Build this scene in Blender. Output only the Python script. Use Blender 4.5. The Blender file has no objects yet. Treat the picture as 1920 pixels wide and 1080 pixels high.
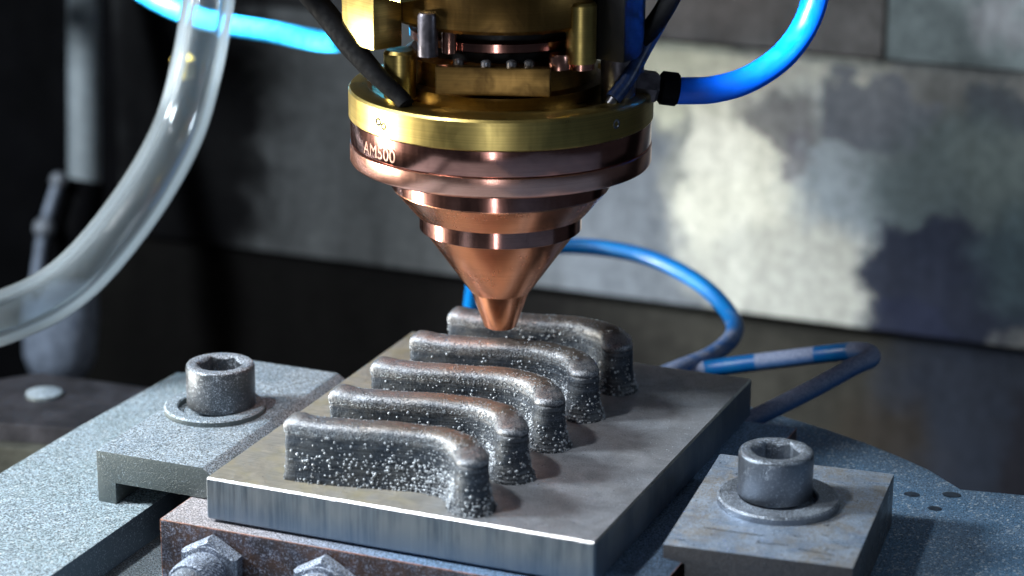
import bpy, bmesh, math, random
from mathutils import Vector, Matrix, noise
PI = math.pi
random.seed(7)
S = bpy.context.scene
C = S.collection

# ------------------------------------------------------------------ camera
cam = bpy.data.cameras.new('camera')
cam_o = bpy.data.objects.new('camera', cam)
C.objects.link(cam_o)
cam.sensor_width = 36.0
cam.lens = 88.23
cam.clip_start = 1.0
cam.clip_end = 500.0
CR = Vector((0.92469442, 0.38067169, 0.00541308))
CU = Vector((-0.12041598, 0.2789564, 0.95272416))
CF = Vector((-0.3611651, 0.88163053, -0.30378838))
CP = Vector((22.42253479, -39.24722207, 18.14143773))
m = Matrix((CR, CU, -CF)).transposed().to_4x4()
m.translation = CP
cam_o.matrix_world = m
cam.dof.use_dof = True
cam.dof.focus_distance = 50.0
cam.dof.aperture_fstop = 0.14
S.camera = cam_o

# ------------------------------------------------------------------ world, key lamp and added fill lights
W = bpy.data.worlds.new('World')
S.world = W
W.use_nodes = True
bg = W.node_tree.nodes['Background']
bg.inputs[0].default_value = (0.5, 0.62, 0.8, 1)
bg.inputs[1].default_value = 0.035


def area(name, loc, target, size, power, col, size_y=None, spread=None):
    l = bpy.data.lights.new(name, 'AREA')
    l.energy = power
    l.color = col
    l.size = size
    if size_y:
        l.shape = 'RECTANGLE'
        l.size_y = size_y
    if spread:
        l.spread = math.radians(spread)
    o = bpy.data.objects.new(name, l)
    C.objects.link(o)
    o.location = loc
    o.rotation_euler = (Vector(target) - Vector(loc)).to_track_quat('-Z', 'Y').to_euler()
    return o


area('key_lamp', (-33.0, -13.0, 25.0), (3.0, 3.0, 0.0), 8.5, 30000, (0.86, 0.95, 1.0), 8.5)
area('low_highlight_fill', (-26.0, -3.0, -2.0), (2.0, 6.0, 5.0), 3.0, 1900, (1.0, 0.97, 0.86), 5.0, 70)  # added unseen light below table height, puts a highlight on the gold ring
area('bevel_line_fill', (-7.0, -10.0, 27.0), (4.0, 0.0, 0.0), 2.0, 520, (0.95, 0.98, 1.0), 2.5, 60)  # added unseen light, brings out the plate's bevel line
area('front_streak_fill', (15.5, -35.0, -4.0), (3.5, 5.0, 4.0), 1.3, 1250, (0.88, 0.93, 1.0), 13.0)  # added unseen strip, puts upright streaks on the copper head
area('wall_fill', (6.0, 15.0, 22.0), (2.0, 30.0, -2.0), 6.0, 880, (1.0, 0.96, 0.85), 4.0, 70)  # added unseen light, brightens the middle of the wall
area('cyan_tube_fill', (-17.0, 8.0, 17.0), (-9.3, 16.4, 5.3), 1.5, 2000, (0.9, 0.97, 1.0), 1.5, 34)  # added unseen spot, brightens the cyan tube
area('blue_tube_fill', (3.0, -8.0, 17.0), (8.7, 9.2, 7.5), 1.0, 130, (0.85, 0.95, 1.0), 1.0, 9)  # added unseen spot, brightens the blue tube on the right
area('hose_fill', (-20.0, -3.0, -2.5), (-8.4, 6.2, 1.4), 1.2, 2100, (1.0, 0.99, 0.95), 1.2, 26)  # added unseen spot, whitens the rims of the clear hose
area('side_fill', (34.0, 4.0, 16.0), (6.0, 5.0, 0.0), 5.0, 650, (0.65, 0.82, 1.0), 8.0)  # added unseen fill for the faces on the right

S.cycles.volume_bounces = 4
S.view_settings.view_transform = 'Standard'
S.view_settings.look = 'None'
S.view_settings.exposure = 0.0
S.view_settings.gamma = 1.0

# ------------------------------------------------------------------ material helpers


class N:
    """small node-graph writer"""

    def __init__(s, name):
        s.m = bpy.data.materials.new(name)
        s.m.use_nodes = True
        s.t = s.m.node_tree
        s.b = s.t.nodes['Principled BSDF']
        s.out = s.t.nodes['Material Output']

    def n(s, typ, **k):
        x = s.t.nodes.new(typ)
        for a, v in k.items():
            setattr(x, a, v)
        return x

    def l(s, a, b):
        s.t.links.new(a, b)

    def val(s, sock, v):
        if hasattr(v, 'is_output'):
            s.l(v, sock)
        elif isinstance(v, (tuple, list)) and len(v) == 3 and sock.type == 'RGBA':
            sock.default_value = (*v, 1)
        elif sock.type == 'RGBA' and isinstance(v, (int, float)):
            sock.default_value = (v, v, v, 1)
        else:
            sock.default_value = v

    def pos(s):
        return s.n('ShaderNodeNewGeometry').outputs['Position']

    def obj(s):
        return s.n('ShaderNodeTexCoord').outputs['Object']

    def mapping(s, vec, scale=(1, 1, 1), loc=(0, 0, 0), rot=(0, 0, 0)):
        x = s.n('ShaderNodeMapping')
        s.l(vec, x.inputs[0])
        x.inputs['Location'].default_value = loc
        x.inputs['Rotation'].default_value = rot
        x.inputs['Scale'].default_value = scale
        return x.outputs[0]

    def noise(s, vec, scale, detail=3, rough=.55, dist=0.0, out='Fac'):
        x = s.n('ShaderNodeTexNoise')
        s.l(vec, x.inputs['Vector'])
        x.inputs['Scale'].default_value = scale
        x.inputs['Detail'].default_value = detail
        x.inputs['Roughness'].default_value = rough
        x.inputs['Distortion'].default_value = dist
        return x.outputs[out]

    def vor(s, vec, scale, out='Color', feature='F1'):
        x = s.n('ShaderNodeTexVoronoi', feature=feature)
        s.l(vec, x.inputs['Vector'])
        x.inputs['Scale'].default_value = scale
        return x.outputs[out]

    def ramp(s, f, a, b, lo=0.0, hi=1.0, smooth=True):
        x = s.n('ShaderNodeMapRange')
        if smooth:
            x.interpolation_type = 'SMOOTHSTEP'
        s.val(x.inputs[0], f)
        for i, v in zip((1, 2, 3, 4), (a, b, lo, hi)):
            s.val(x.inputs[i], v)
        return x.outputs[0]

    def mix(s, f, a, b, mode='MIX'):
        x = s.n('ShaderNodeMix', data_type='RGBA', blend_type=mode)
        s.val(x.inputs[0], f)
        s.val(x.inputs[6], a)
        s.val(x.inputs[7], b)
        return x.outputs[2]

    def math(s, op, a, b=0.0, clamp=False):
        x = s.n('ShaderNodeMath', operation=op, use_clamp=clamp)
        s.val(x.inputs[0], a)
        s.val(x.inputs[1], b)
        return x.outputs[0]

    def up(s, a=.3, b=.9):
        g = s.n('ShaderNodeNewGeometry')
        x = s.n('ShaderNodeSeparateXYZ')
        s.l(g.outputs['Normal'], x.inputs[0])
        return s.ramp(x.outputs[2], a, b)

    def sep(s, vec):
        x = s.n('ShaderNodeSeparateXYZ')
        s.l(vec, x.inputs[0])
        return x.outputs

    def bump(s, h, strength=.3, dist=.02, prev=None):
        x = s.n('ShaderNodeBump')
        x.inputs['Strength'].default_value = strength
        x.inputs['Distance'].default_value = dist
        s.l(h, x.inputs['Height'])
        if prev:
            s.l(prev, x.inputs['Normal'])
        return x.outputs[0]

    def set(s, col=None, metal=None, rough=None, normal=None, **k):
        if col is not None:
            s.val(s.b.inputs['Base Color'], col)
        if metal is not None:
            s.val(s.b.inputs['Metallic'], metal)
        if rough is not None:
            s.val(s.b.inputs['Roughness'], rough)
        if normal is not None:
            s.val(s.b.inputs['Normal'], normal)
        for a, v in k.items():
            s.val(s.b.inputs[a.replace('_', ' ')], v)
        return s.m


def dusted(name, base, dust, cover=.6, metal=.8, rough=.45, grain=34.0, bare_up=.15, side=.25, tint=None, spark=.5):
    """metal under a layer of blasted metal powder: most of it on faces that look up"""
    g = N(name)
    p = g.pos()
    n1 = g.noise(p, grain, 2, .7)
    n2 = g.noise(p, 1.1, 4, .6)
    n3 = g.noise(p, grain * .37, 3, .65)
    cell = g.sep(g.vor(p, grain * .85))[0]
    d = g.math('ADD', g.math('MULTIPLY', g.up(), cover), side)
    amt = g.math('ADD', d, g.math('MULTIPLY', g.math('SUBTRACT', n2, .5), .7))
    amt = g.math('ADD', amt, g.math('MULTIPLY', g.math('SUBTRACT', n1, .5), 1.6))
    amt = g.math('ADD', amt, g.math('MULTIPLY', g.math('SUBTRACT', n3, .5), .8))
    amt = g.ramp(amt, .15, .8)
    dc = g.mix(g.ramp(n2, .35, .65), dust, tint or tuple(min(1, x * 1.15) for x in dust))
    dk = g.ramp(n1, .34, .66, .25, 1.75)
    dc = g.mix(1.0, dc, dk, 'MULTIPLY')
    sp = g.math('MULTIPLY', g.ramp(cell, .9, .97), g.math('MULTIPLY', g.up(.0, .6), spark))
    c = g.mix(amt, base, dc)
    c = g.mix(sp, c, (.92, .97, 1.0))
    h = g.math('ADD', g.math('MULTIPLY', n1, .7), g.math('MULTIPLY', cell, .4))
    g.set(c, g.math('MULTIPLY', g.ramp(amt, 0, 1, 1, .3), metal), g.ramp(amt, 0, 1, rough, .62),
          g.bump(h, .55, .025))
    return g.m


def plain(name, col, metal=0.0, rough=.5, nscale=3.0, var=.25, bump=.0, **k):
    g = N(name)
    p = g.obj()
    n = g.noise(p, nscale, 4, .6)
    c = g.mix(1.0, col, g.ramp(n, .3, .7, 1 - var, 1 + var), 'MULTIPLY')
    r = g.ramp(g.noise(p, nscale * 2.3, 3), .3, .7, max(0, rough - .07), min(1, rough + .1))
    g.set(c, metal, r, **k)
    if bump:
        g.set(normal=g.bump(g.noise(p, nscale * 6, 3), bump, .02))
    return g.m


def turned(name, col, rough=.2, col2=None, tarn=.4):
    """lathe-turned metal: very fine rings round the axis and faint tarnish"""
    g = N(name)
    p = g.obj()
    z = g.mapping(p, (.15, .15, 60.0))
    ring = g.noise(z, 1.0, 2, .6)
    blot = g.noise(p, 1.3, 4, .65, .6)
    scr = g.noise(g.mapping(p, (9, 9, .6)), 1.2, 3, .7)
    c = g.mix(g.ramp(blot, .42, .72, 0, tarn), col, col2 or tuple(x * .55 for x in col))
    c = g.mix(1.0, c, g.ramp(ring, .3, .7, .86, 1.1), 'MULTIPLY')
    r = g.math('ADD', g.ramp(blot, .3, .7, rough * .9, rough * 1.2), g.ramp(scr, .35, .75, 0, .04))
    g.set(c, 1.0, r, g.bump(ring, .06, .004))
    g.set(Anisotropic=.4)
    return g.m


M = {}
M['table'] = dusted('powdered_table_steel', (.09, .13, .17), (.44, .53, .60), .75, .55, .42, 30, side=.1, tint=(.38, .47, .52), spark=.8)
M['table_right'] = dusted('powdered_table_steel_shaded', (.05, .09, .14), (.17, .27, .40), .6, .5, .42, 32, side=.1, tint=(.12, .23, .37), spark=.6)  # same powdered steel as the left slab, its weaker light painted darker
M['clamp'] = dusted('powdered_clamp_steel', (.13, .15, .15), (.46, .53, .60), .72, .55, .45, 34, side=.02, tint=(.34, .41, .48), spark=.7)
M['screw'] = dusted('powdered_black_screw', (.11, .12, .135), (.44, .47, .53), .42, .75, .33, 36, side=.14, spark=.55)
M['screw_clean'] = dusted('rubbed_screw_steel', (.24, .27, .32), (.45, .51, .60), .34, .8, .30, 40, side=.10, spark=.3)
M['nut'] = dusted('powdered_fitting_steel', (.13, .15, .2), (.46, .52, .64), .45, .6, .4, 34, side=.22, spark=.5)


def block_material():
    g = N('tarnished_copper_block')
    p = g.pos()
    n1 = g.noise(p, 34, 2, .7)
    n2 = g.noise(p, 1.4, 5, .65, .4)
    n3 = g.noise(p, 5.0, 4, .7)
    cell = g.sep(g.vor(p, 26))[0]
    base = g.mix(g.ramp(n2, .35, .62), (.075, .065, .075), (.14, .085, .07))
    base = g.mix(g.ramp(n3, .45, .7, 0, .7), base, (.06, .075, .12))
    up = g.up()
    x = g.sep(p)[0]
    topc = g.mix(g.ramp(x, 0.0, 5.0), (.52, .48, .50), (.22, .34, .52))
    amt = g.math('ADD', g.math('MULTIPLY', up, .8), g.math('MULTIPLY', g.math('SUBTRACT', n1, .5), 1.8))
    amt = g.math('ADD', amt, g.math('MULTIPLY', g.math('SUBTRACT', n3, .5), 1.0))
    amt = g.ramp(g.math('ADD', amt, .16), .1, .62)
    topc = g.mix(1.0, topc, g.ramp(n1, .34, .66, .3, 1.7), 'MULTIPLY')
    c = g.mix(amt, base, g.mix(up, (.27, .28, .36), topc))
    b = g.n('ShaderNodeBevel', samples=4)
    b.inputs['Radius'].default_value = .05
    geo = g.n('ShaderNodeNewGeometry')
    dp = g.n('ShaderNodeVectorMath', operation='DOT_PRODUCT')
    g.l(b.outputs[0], dp.inputs[0])
    g.l(geo.outputs['Normal'], dp.inputs[1])
    edge = g.ramp(dp.outputs['Value'], .93, .995, 1, 0)
    edge = g.math('MULTIPLY', edge, g.ramp(n3, .3, .55))
    c = g.mix(edge, c, (.85, .40, .26))
    sp = g.math('MULTIPLY', g.ramp(cell, .93, .98), .3)
    c = g.mix(sp, c, (.5, .55, .7))
    g.set(c, g.math('ADD', g.ramp(amt, 0, 1, .75, .3), g.math('MULTIPLY', edge, .2)), g.ramp(amt, 0, 1, .42, .65), g.bump(n1, .5, .025))
    return g.m


M['block'] = block_material()


def plate_material():
    g = N('ground_steel_plate')
    p = g.pos()
    x, y, z = g.sep(p)
    n2 = g.noise(p, .55, 4, .6, .3)
    n1 = g.noise(p, 30, 2, .7)
    lines = g.noise(g.mapping(p, (1.2, 40, 1)), 1.0, 3, .6)
    # mill marks down the sawn front face
    saw = g.noise(g.mapping(p, (7.5, 7.5, .35)), 1.0, 4, .7, .4)
    saw2 = g.noise(g.mapping(p, (22, 22, .5)), 1.0, 2, .6)
    up = g.up(.5, .9)
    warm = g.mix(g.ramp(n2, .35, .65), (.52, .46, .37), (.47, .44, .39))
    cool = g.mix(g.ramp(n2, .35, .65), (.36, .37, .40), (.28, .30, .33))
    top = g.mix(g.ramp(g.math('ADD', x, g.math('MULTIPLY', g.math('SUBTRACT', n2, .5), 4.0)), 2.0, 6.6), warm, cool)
    top = g.mix(1.0, top, g.ramp(lines, .3, .7, .84, 1.1), 'MULTIPLY')
    # powder settled to the right of the parts
    pd = g.math('MULTIPLY', g.ramp(x, 4.6, 6.2), g.ramp(g.math('ADD', n1, g.math('MULTIPLY', n2, .7)), .72, 1.0, 0, .75))
    top = g.mix(pd, top, (.46, .48, .54))
    heat = g.math('MULTIPLY', g.ramp(g.noise(p, 1.7, 3), .45, .65, 0, .75), g.ramp(x, 3.0, 5.5, 1, 0))
    top = g.mix(heat, top, (.47, .41, .27))
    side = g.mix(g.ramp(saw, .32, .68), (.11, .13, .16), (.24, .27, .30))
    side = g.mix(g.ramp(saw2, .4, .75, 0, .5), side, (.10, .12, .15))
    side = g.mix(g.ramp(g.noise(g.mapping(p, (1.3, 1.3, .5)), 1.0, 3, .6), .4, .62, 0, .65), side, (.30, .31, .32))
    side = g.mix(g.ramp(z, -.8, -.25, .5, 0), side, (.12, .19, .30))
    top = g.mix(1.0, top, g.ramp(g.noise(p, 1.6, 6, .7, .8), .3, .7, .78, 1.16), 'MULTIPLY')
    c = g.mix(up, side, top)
    r = g.mix(up, g.ramp(saw, .3, .7, .3, .5), g.ramp(n2, .3, .7, .38, .52))
    nb = g.bump(g.math('ADD', g.math('MULTIPLY', lines, up), g.math('MULTIPLY', saw, g.math('SUBTRACT', 1.0, up))), .25, .02)
    nb = g.bump(g.math('MULTIPLY', n1, g.math('ADD', pd, .1)), .4, .02, nb)
    g.set(c, g.mix(up, .6, .3), r, nb)
    return g.m


M['plate'] = plate_material()


def rib_material():
    g = N('deposited_steel')
    p = g.obj()
    z = g.sep(p)[2]
    lay = g.noise(g.mapping(p, (.7, .7, 26)), 1.0, 3, .6)
    n2 = g.noise(p, 2.2, 4, .6)
    n1 = g.noise(p, 32, 2, .7)
    n4 = g.noise(p, 9, 3, .65)
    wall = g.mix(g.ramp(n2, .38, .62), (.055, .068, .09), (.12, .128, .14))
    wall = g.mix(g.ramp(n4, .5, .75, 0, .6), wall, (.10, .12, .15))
    wall = g.mix(1.0, wall, g.ramp(lay, .3, .7, .6, 1.5), 'MULTIPLY')
    g2 = g.math('MULTIPLY', g.ramp(n1, .55, .7), .5)
    wall = g.mix(g2, wall, (.26, .29, .34))
    yy = g.sep(p)[1]
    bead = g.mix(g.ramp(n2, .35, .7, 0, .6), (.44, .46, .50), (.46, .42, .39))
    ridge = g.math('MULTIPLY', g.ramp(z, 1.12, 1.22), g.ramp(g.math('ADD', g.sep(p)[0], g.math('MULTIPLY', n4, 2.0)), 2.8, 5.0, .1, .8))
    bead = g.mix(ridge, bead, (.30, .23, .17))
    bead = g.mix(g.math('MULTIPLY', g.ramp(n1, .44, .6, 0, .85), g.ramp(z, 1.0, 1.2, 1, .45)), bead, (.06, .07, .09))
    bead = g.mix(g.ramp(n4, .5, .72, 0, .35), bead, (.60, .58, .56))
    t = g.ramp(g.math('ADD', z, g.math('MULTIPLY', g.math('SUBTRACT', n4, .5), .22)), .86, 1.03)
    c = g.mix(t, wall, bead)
    h = g.math('ADD', g.math('MULTIPLY', lay, g.ramp(t, 0, 1, .6, .1)), g.math('ADD', g.math('MULTIPLY', n1, .7), g.math('MULTIPLY', n4, g.ramp(t, 0, 1, .8, .5))))
    g.set(c, g.math('ADD', g.math('MULTIPLY', t, .2), .7), g.mix(t, .5, g.ramp(n4, .3, .7, .40, .62)), g.bump(h, .5, .04))
    return g.m


M['rib'] = rib_material()
M['grain'] = plain('steel_powder_grain', (.46, .49, .53), .5, .4, 14, .6)
M['copper'] = turned('turned_copper', (.84, .43, .33), .2, (.66, .30, .23), .4)
M['copper_nozzle'] = turned('nozzle_copper', (.92, .40, .235), .22, (.80, .33, .19), .4)
M['copper_dark'] = turned('copper_reflected_dark', (.54, .25, .20), .13, (.32, .14, .12), .6)  # darker copper paints the dark surroundings reflected in the bands
M['gold'] = turned('gold_anodised', (.56, .42, .14), .30, (.46, .33, .10), .3)
M['gold_dark'] = turned('old_gold', (.25, .145, .045), .32, (.09, .05, .02), .8)
M['black'] = plain('black_metal', (.012, .011, .012), .3, .45, 3)
M['rubber'] = plain('black_rubber', (.002, .002, .003), 0, .7, 4, .3, .1, Specular_IOR_Level=.1)
M['steel'] = plain('grey_steel', (.20, .20, .22), .9, .35, 4, .3, .1)
M['fitting'] = plain('grey_fitting', (.12, .11, .13), .7, .38, 4, .35, .1)
M['blue_tube'] = plain('blue_tube', (.0, .13, .90), 0, .35, 2, .1, Subsurface_Weight=.0, Emission_Strength=0.0)
M['blue_black'] = plain('dark_blue_hose', (.012, .03, .10), 0, .35, 6, .5)
M['cyan_tube'] = plain('cyan_tube', (.03, .45, .95), 0, .3, 2, .1)
M['grey_tube'] = plain('grey_tube', (.25, .29, .32), 0, .5, 2, .1)
M['milk'] = plain('cloudy_plastic', (.22, .26, .34), 0, .35, 3, .3)
M['white_ball'] = plain('pale_knob', (.22, .24, .28), .2, .45, 3, .2)
M['bracket'] = plain('dull_bracket_steel', (.075, .072, .085), .5, .5, 1.2, .35, .2)
M['bracket_edge'] = plain('dull_bracket_edge', (.12, .12, .10), .4, .5, 1.2, .3, .2)
M['yellow'] = plain('yellow_plastic', (.65, .45, .08), 0, .4, 3, .1)
M['oil'] = plain('oily_spot', (.03, .045, .07), .2, .4, 6, .5)
M['mark'] = plain('pale_engraving', (.40, .23, .18), .6, .5, 5, .35)


def cable_material():
    g = N('dusty_blue_cable')
    p = g.pos()
    a = g.n('ShaderNodeAttribute', attribute_name='bare').outputs['Fac']
    n = g.noise(p, 2.5, 4, .65)
    n1 = g.noise(p, 26, 2, .7)
    up = g.up(-.5, .7)
    blue = g.mix(n, (.0, .09, .42), (.0, .17, .38))
    dust = g.mix(g.ramp(n1, .3, .7), (.19, .23, .36), (.40, .44, .60))
    amt = g.math('ADD', g.math('MULTIPLY', g.math('SUBTRACT', n1, .5), .5), g.math('MULTIPLY', g.math('SUBTRACT', n, .5), .9))
    amt = g.math('ADD', amt, g.math('SUBTRACT', 1.0, a))
    amt = g.math('MULTIPLY', g.ramp(amt, .35, .65), g.ramp(up, 0, 1, .25, .95))
    g.set(g.mix(amt, blue, dust), 0.0, g.ramp(amt, 0, 1, .36, .8), g.bump(n1, .3, .02))
    return g.m


M['cable'] = cable_material()


def wall_material(name, base, stains_and_shade, rough=.4, metal=.3, var=.2):
    """sheet metal wall with wiped, oily and pale patches and painted shade; each patch has its own place on the sheet"""
    g = N(name)
    p = g.pos()
    dis = g.noise(p, .6, 8, .68, 0, 'Color')
    v = g.n('ShaderNodeVectorMath', operation='SUBTRACT')
    g.l(dis, v.inputs[0])
    v.inputs[1].default_value = (.5, .5, .5)
    v2 = g.n('ShaderNodeVectorMath', operation='SCALE')
    g.l(v.outputs[0], v2.inputs[0])
    v2.inputs[3].default_value = 3.2
    v3 = g.n('ShaderNodeVectorMath', operation='ADD')
    g.l(p, v3.inputs[0])
    g.l(v2.outputs[0], v3.inputs[1])
    n = g.noise(p, .6, 5, .65)
    streak = g.noise(g.mapping(p, (1.4, 1.0, .16)), 1.0, 4, .6)
    c = g.mix(1.0, base, g.ramp(n, .3, .7, 1 - var, 1 + var), 'MULTIPLY')
    for (cx, cz, rx, rz, col, soft, k) in stains_and_shade:
        q = g.mapping(v3.outputs[0], (1 / rx, 0, 1 / rz), (-cx / rx, 0, -cz / rz))
        ln = g.n('ShaderNodeVectorMath', operation='LENGTH')
        g.l(q, ln.inputs[0])
        f = g.ramp(ln.outputs['Value'], 1 - soft, 1 + soft, k, 0)
        c = g.mix(f, c, col)
    c = g.mix(1.0, c, g.ramp(streak, .3, .7, .86, 1.13), 'MULTIPLY')
    c = g.mix(1.0, c, g.ramp(g.noise(p, 2.6, 5, .7), .35, .65, .85, 1.15), 'MULTIPLY')
    g.set(c, metal, g.ramp(n, .3, .7, rough * .8, rough * 1.25), g.bump(g.noise(p, 3, 4), .15, .05), Specular_IOR_Level=.12)
    return g.m


cream = (.44, .43, .37)
M['wall_main'] = wall_material('stained_shaded_wall_sheet', (.095, .10, .105), [
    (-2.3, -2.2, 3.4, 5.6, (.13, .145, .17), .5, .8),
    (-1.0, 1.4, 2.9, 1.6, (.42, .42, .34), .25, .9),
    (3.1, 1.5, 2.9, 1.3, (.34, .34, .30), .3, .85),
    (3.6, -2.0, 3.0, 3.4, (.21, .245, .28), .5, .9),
    (1.2, -2.0, 1.9, 3.1, (.54, .53, .46), .35, .95),  # cream patches, paler than the sheet around them
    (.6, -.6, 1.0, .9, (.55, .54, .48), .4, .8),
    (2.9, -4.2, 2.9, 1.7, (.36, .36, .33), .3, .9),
    (2.5, .55, 1.3, .75, (.12, .12, .13), .25, .85),
    (3.0, -.5, .45, .9, (.12, .12, .14), .25, .8),
    (-.5, -1.2, .35, 1.3, (.14, .15, .15), .4, .7),
    (5.3, 1.0, 1.6, 1.05, (.085, .095, .12), .16, .92),
    (8.9, 1.35, 1.0, .95, (.045, .055, .07), .16, .92),
    (8.2, -1.2, 2.9, 2.3, (.055, .075, .085), .35, .85),
    (9.6, -.3, 1.8, 1.2, (.10, .125, .13), .5, .6),
    (7.9, -3.8, 2.7, 2.0, (.016, .020, .036), .13, .97),
    (6.6, -5.2, 1.3, .7, (.018, .022, .042), .15, .95),
    (10.3, -3.0, 1.6, 1.6, (.05, .075, .09), .5, .7),
    (-10.5, -1.5, 5.5, 3.5, (.08, .085, .09), .5, .6),
    (-17.5, -1.0, 3.2, 7.5, (.006, .006, .007), .3, 1.0),  # painted shade: black with a soft edge at the wall's left end
], .5, .08)
M['wall_top'] = wall_material('dark_wall_sheet', (.075, .075, .08), [(-1, 4, 3, 1.2, (.10, .09, .09), .5, .6), (-17, 4, 4.5, 5, (.008, .008, .009), .4, 1.0)], .5, .3)  # the near-black left patch paints the shade at that end
M['wall_top_right'] = wall_material('slate_wall_sheet', (.10, .125, .14), [(8.8, 4.0, .9, .8, (.17, .18, .21), .5, .7)], .5, .3)
M['wall_low'] = wall_material('oily_shaded_lower_sheet', (.022, .021, .018), [
    (8.6, -9.0, 3.0, 5.0, (.014, .018, .029), .3, .9), (11.2, -9.5, 1.8, 3.2, (.010, .010, .014), .2, .95),
    (5.9, -9.3, 1.6, 1.6, (.02, .016, .012), .5, .8), (-12, -9.5, 11.0, 6.5, (.005, .0045, .0045), .3, 1.0)], .75, .0)  # the wide near-black patch paints the darkness at the lower left
M['void'] = plain('unlit_black_sheet', (.003, .003, .004), 0, .95, .5, .3, Specular_IOR_Level=.1)  # near-black colour stands in for unlit space behind and below


def pvc_material():
    g = N('clear_hose_plastic')
    for x in (g.b,):
        g.t.nodes.remove(x)
    tr = g.n('ShaderNodeBsdfTransparent')
    tr.inputs[0].default_value = (.93, .96, .98, 1)
    gl = g.n('ShaderNodeBsdfGlossy')
    gl.inputs['Roughness'].default_value = .12
    fr = g.n('ShaderNodeFresnel')
    fr.inputs[0].default_value = 1.42
    mx = g.n('ShaderNodeMixShader')
    g.l(fr.outputs[0], mx.inputs[0])
    g.l(tr.outputs[0], mx.inputs[1])
    g.l(gl.outputs[0], mx.inputs[2])
    df = g.n('ShaderNodeBsdfTranslucent')
    df.inputs[0].default_value = (.85, .92, .97, 1)
    m2 = g.n('ShaderNodeMixShader')
    m2.inputs[0].default_value = .015
    g.l(mx.outputs[0], m2.inputs[1])
    g.l(df.outputs[0], m2.inputs[2])
    g.l(m2.outputs[0], g.out.inputs['Surface'])
    v = g.n('ShaderNodeVolumePrincipled')
    v.inputs['Color'].default_value = (.88, .94, .98, 1)
    v.inputs['Density'].default_value = .75
    v.inputs['Anisotropy'].default_value = .2
    g.l(v.outputs[0], g.out.inputs['Volume'])
    return g.m


M['pvc'] = pvc_material()

# ------------------------------------------------------------------ object helpers


def mesh_obj(name, bm, mat, parent=None, smooth=None, loc=None):
    me = bpy.data.meshes.new(name)
    bmesh.ops.recalc_face_normals(bm, faces=bm.faces)
    bm.to_mesh(me)
    bm.free()
    o = bpy.data.objects.new(name, me)
    C.objects.link(o)
    me.materials.append(mat)
    if smooth is not None:
        for p in me.polygons:
            p.use_smooth = True
        if smooth < 180:
            me.set_sharp_from_angle(angle=math.radians(smooth))
    if loc:
        o.location = loc
    if parent:
        o.parent = parent
    return o


def tag(o, label, cat, group=None):
    o['label'] = label
    o['category'] = cat
    if group:
        o['group'] = group
    return o


def thing(name, label, cat, loc=(0, 0, 0), rz=0.0, group=None):
    o = bpy.data.objects.new(name, None)
    C.objects.link(o)
    o.location = loc
    o.rotation_euler = (0, 0, rz)
    return tag(o, label, cat, group)


def box(bm, x0, x1, y0, y1, z0, z1, bev=0.0, seg=2):
    r = bmesh.ops.create_cube(bm, size=1.0)
    vs = r['verts']
    for v in vs:
        v.co = Vector((x0 + (v.co.x + .5) * (x1 - x0), y0 + (v.co.y + .5) * (y1 - y0), z0 + (v.co.z + .5) * (z1 - z0)))
    if bev:
        es = list({e for v in vs for e in v.link_edges})
        bmesh.ops.bevel(bm, geom=es, offset=bev, segments=seg, profile=.7, affect='EDGES')
    return bm


def lathe(prof, n=96, cap=True, mx=None, hexf=None):
    """profile [(r, z), ...] turned about z"""
    bm = bmesh.new()
    rings = []
    for (r, z) in prof:
        ring = []
        for i in range(n):
            a = 2 * PI * i / n
            rr = r * (hexf(a) if hexf else 1)
            ring.append(bm.verts.new((rr * math.cos(a), rr * math.sin(a), z)))
        rings.append(ring)
    for a, b in zip(rings, rings[1:]):
        for i in range(n):
            bm.faces.new((a[i], a[(i + 1) % n], b[(i + 1) % n], b[i]))
    if cap:
        bm.faces.new(rings[0][::-1])
        bm.faces.new(rings[-1])
    if mx:
        bmesh.ops.transform(bm, matrix=mx, verts=bm.verts)
    return bm


_ico = {}


class Balls:
    """many small grains gathered into one mesh"""

    def __init__(s):
        s.v = []
        s.f = []

    def add(s, p, r, sub=1):
        if sub not in _ico:
            b = bmesh.new()
            bmesh.ops.create_icosphere(b, subdivisions=sub, radius=1.0)
            b.verts.index_update()
            _ico[sub] = ([tuple(v.co) for v in b.verts], [tuple(v.index for v in f.verts) for f in b.faces])
            b.free()
        V, F = _ico[sub]
        k = len(s.v)
        s.v += [(p[0] + x * r, p[1] + y * r, p[2] + z * r) for x, y, z in V]
        s.f += [(a + k, b + k, c + k) for a, b, c in F]

    def obj(s, name, mat, parent=None):
        me = bpy.data.meshes.new(name)
        me.from_pydata(s.v, [], s.f)
        me.shade_smooth()
        me.materials.append(mat)
        o = bpy.data.objects.new(name, me)
        C.objects.link(o)
        o['kind'] = 'stuff'
        if parent:
            o.parent = parent
        return o


def closed_lathe(prof, n=96, mx=None):
    bm = lathe(list(prof) + [prof[0]], n, False, mx)
    bmesh.ops.remove_doubles(bm, verts=bm.verts, dist=1e-5)
    return bm


def prism(bm, pts, z0, z1, bev=0.0):
    a = [bm.verts.new((x, y, z0)) for x, y in pts]
    b = [bm.verts.new((x, y, z1)) for x, y in pts]
    n = len(pts)
    fs = [bm.faces.new(a[::-1]), bm.faces.new(b)]
    for i in range(n):
        fs.append(bm.faces.new((a[i], a[(i + 1) % n], b[(i + 1) % n], b[i])))
    if bev:
        bmesh.ops.recalc_face_normals(bm, faces=fs)
        es = [e for e in fs[1].edges]
        bmesh.ops.bevel(bm, geom=es, offset=bev, segments=2, profile=.7, affect='EDGES')
    return bm


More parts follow.
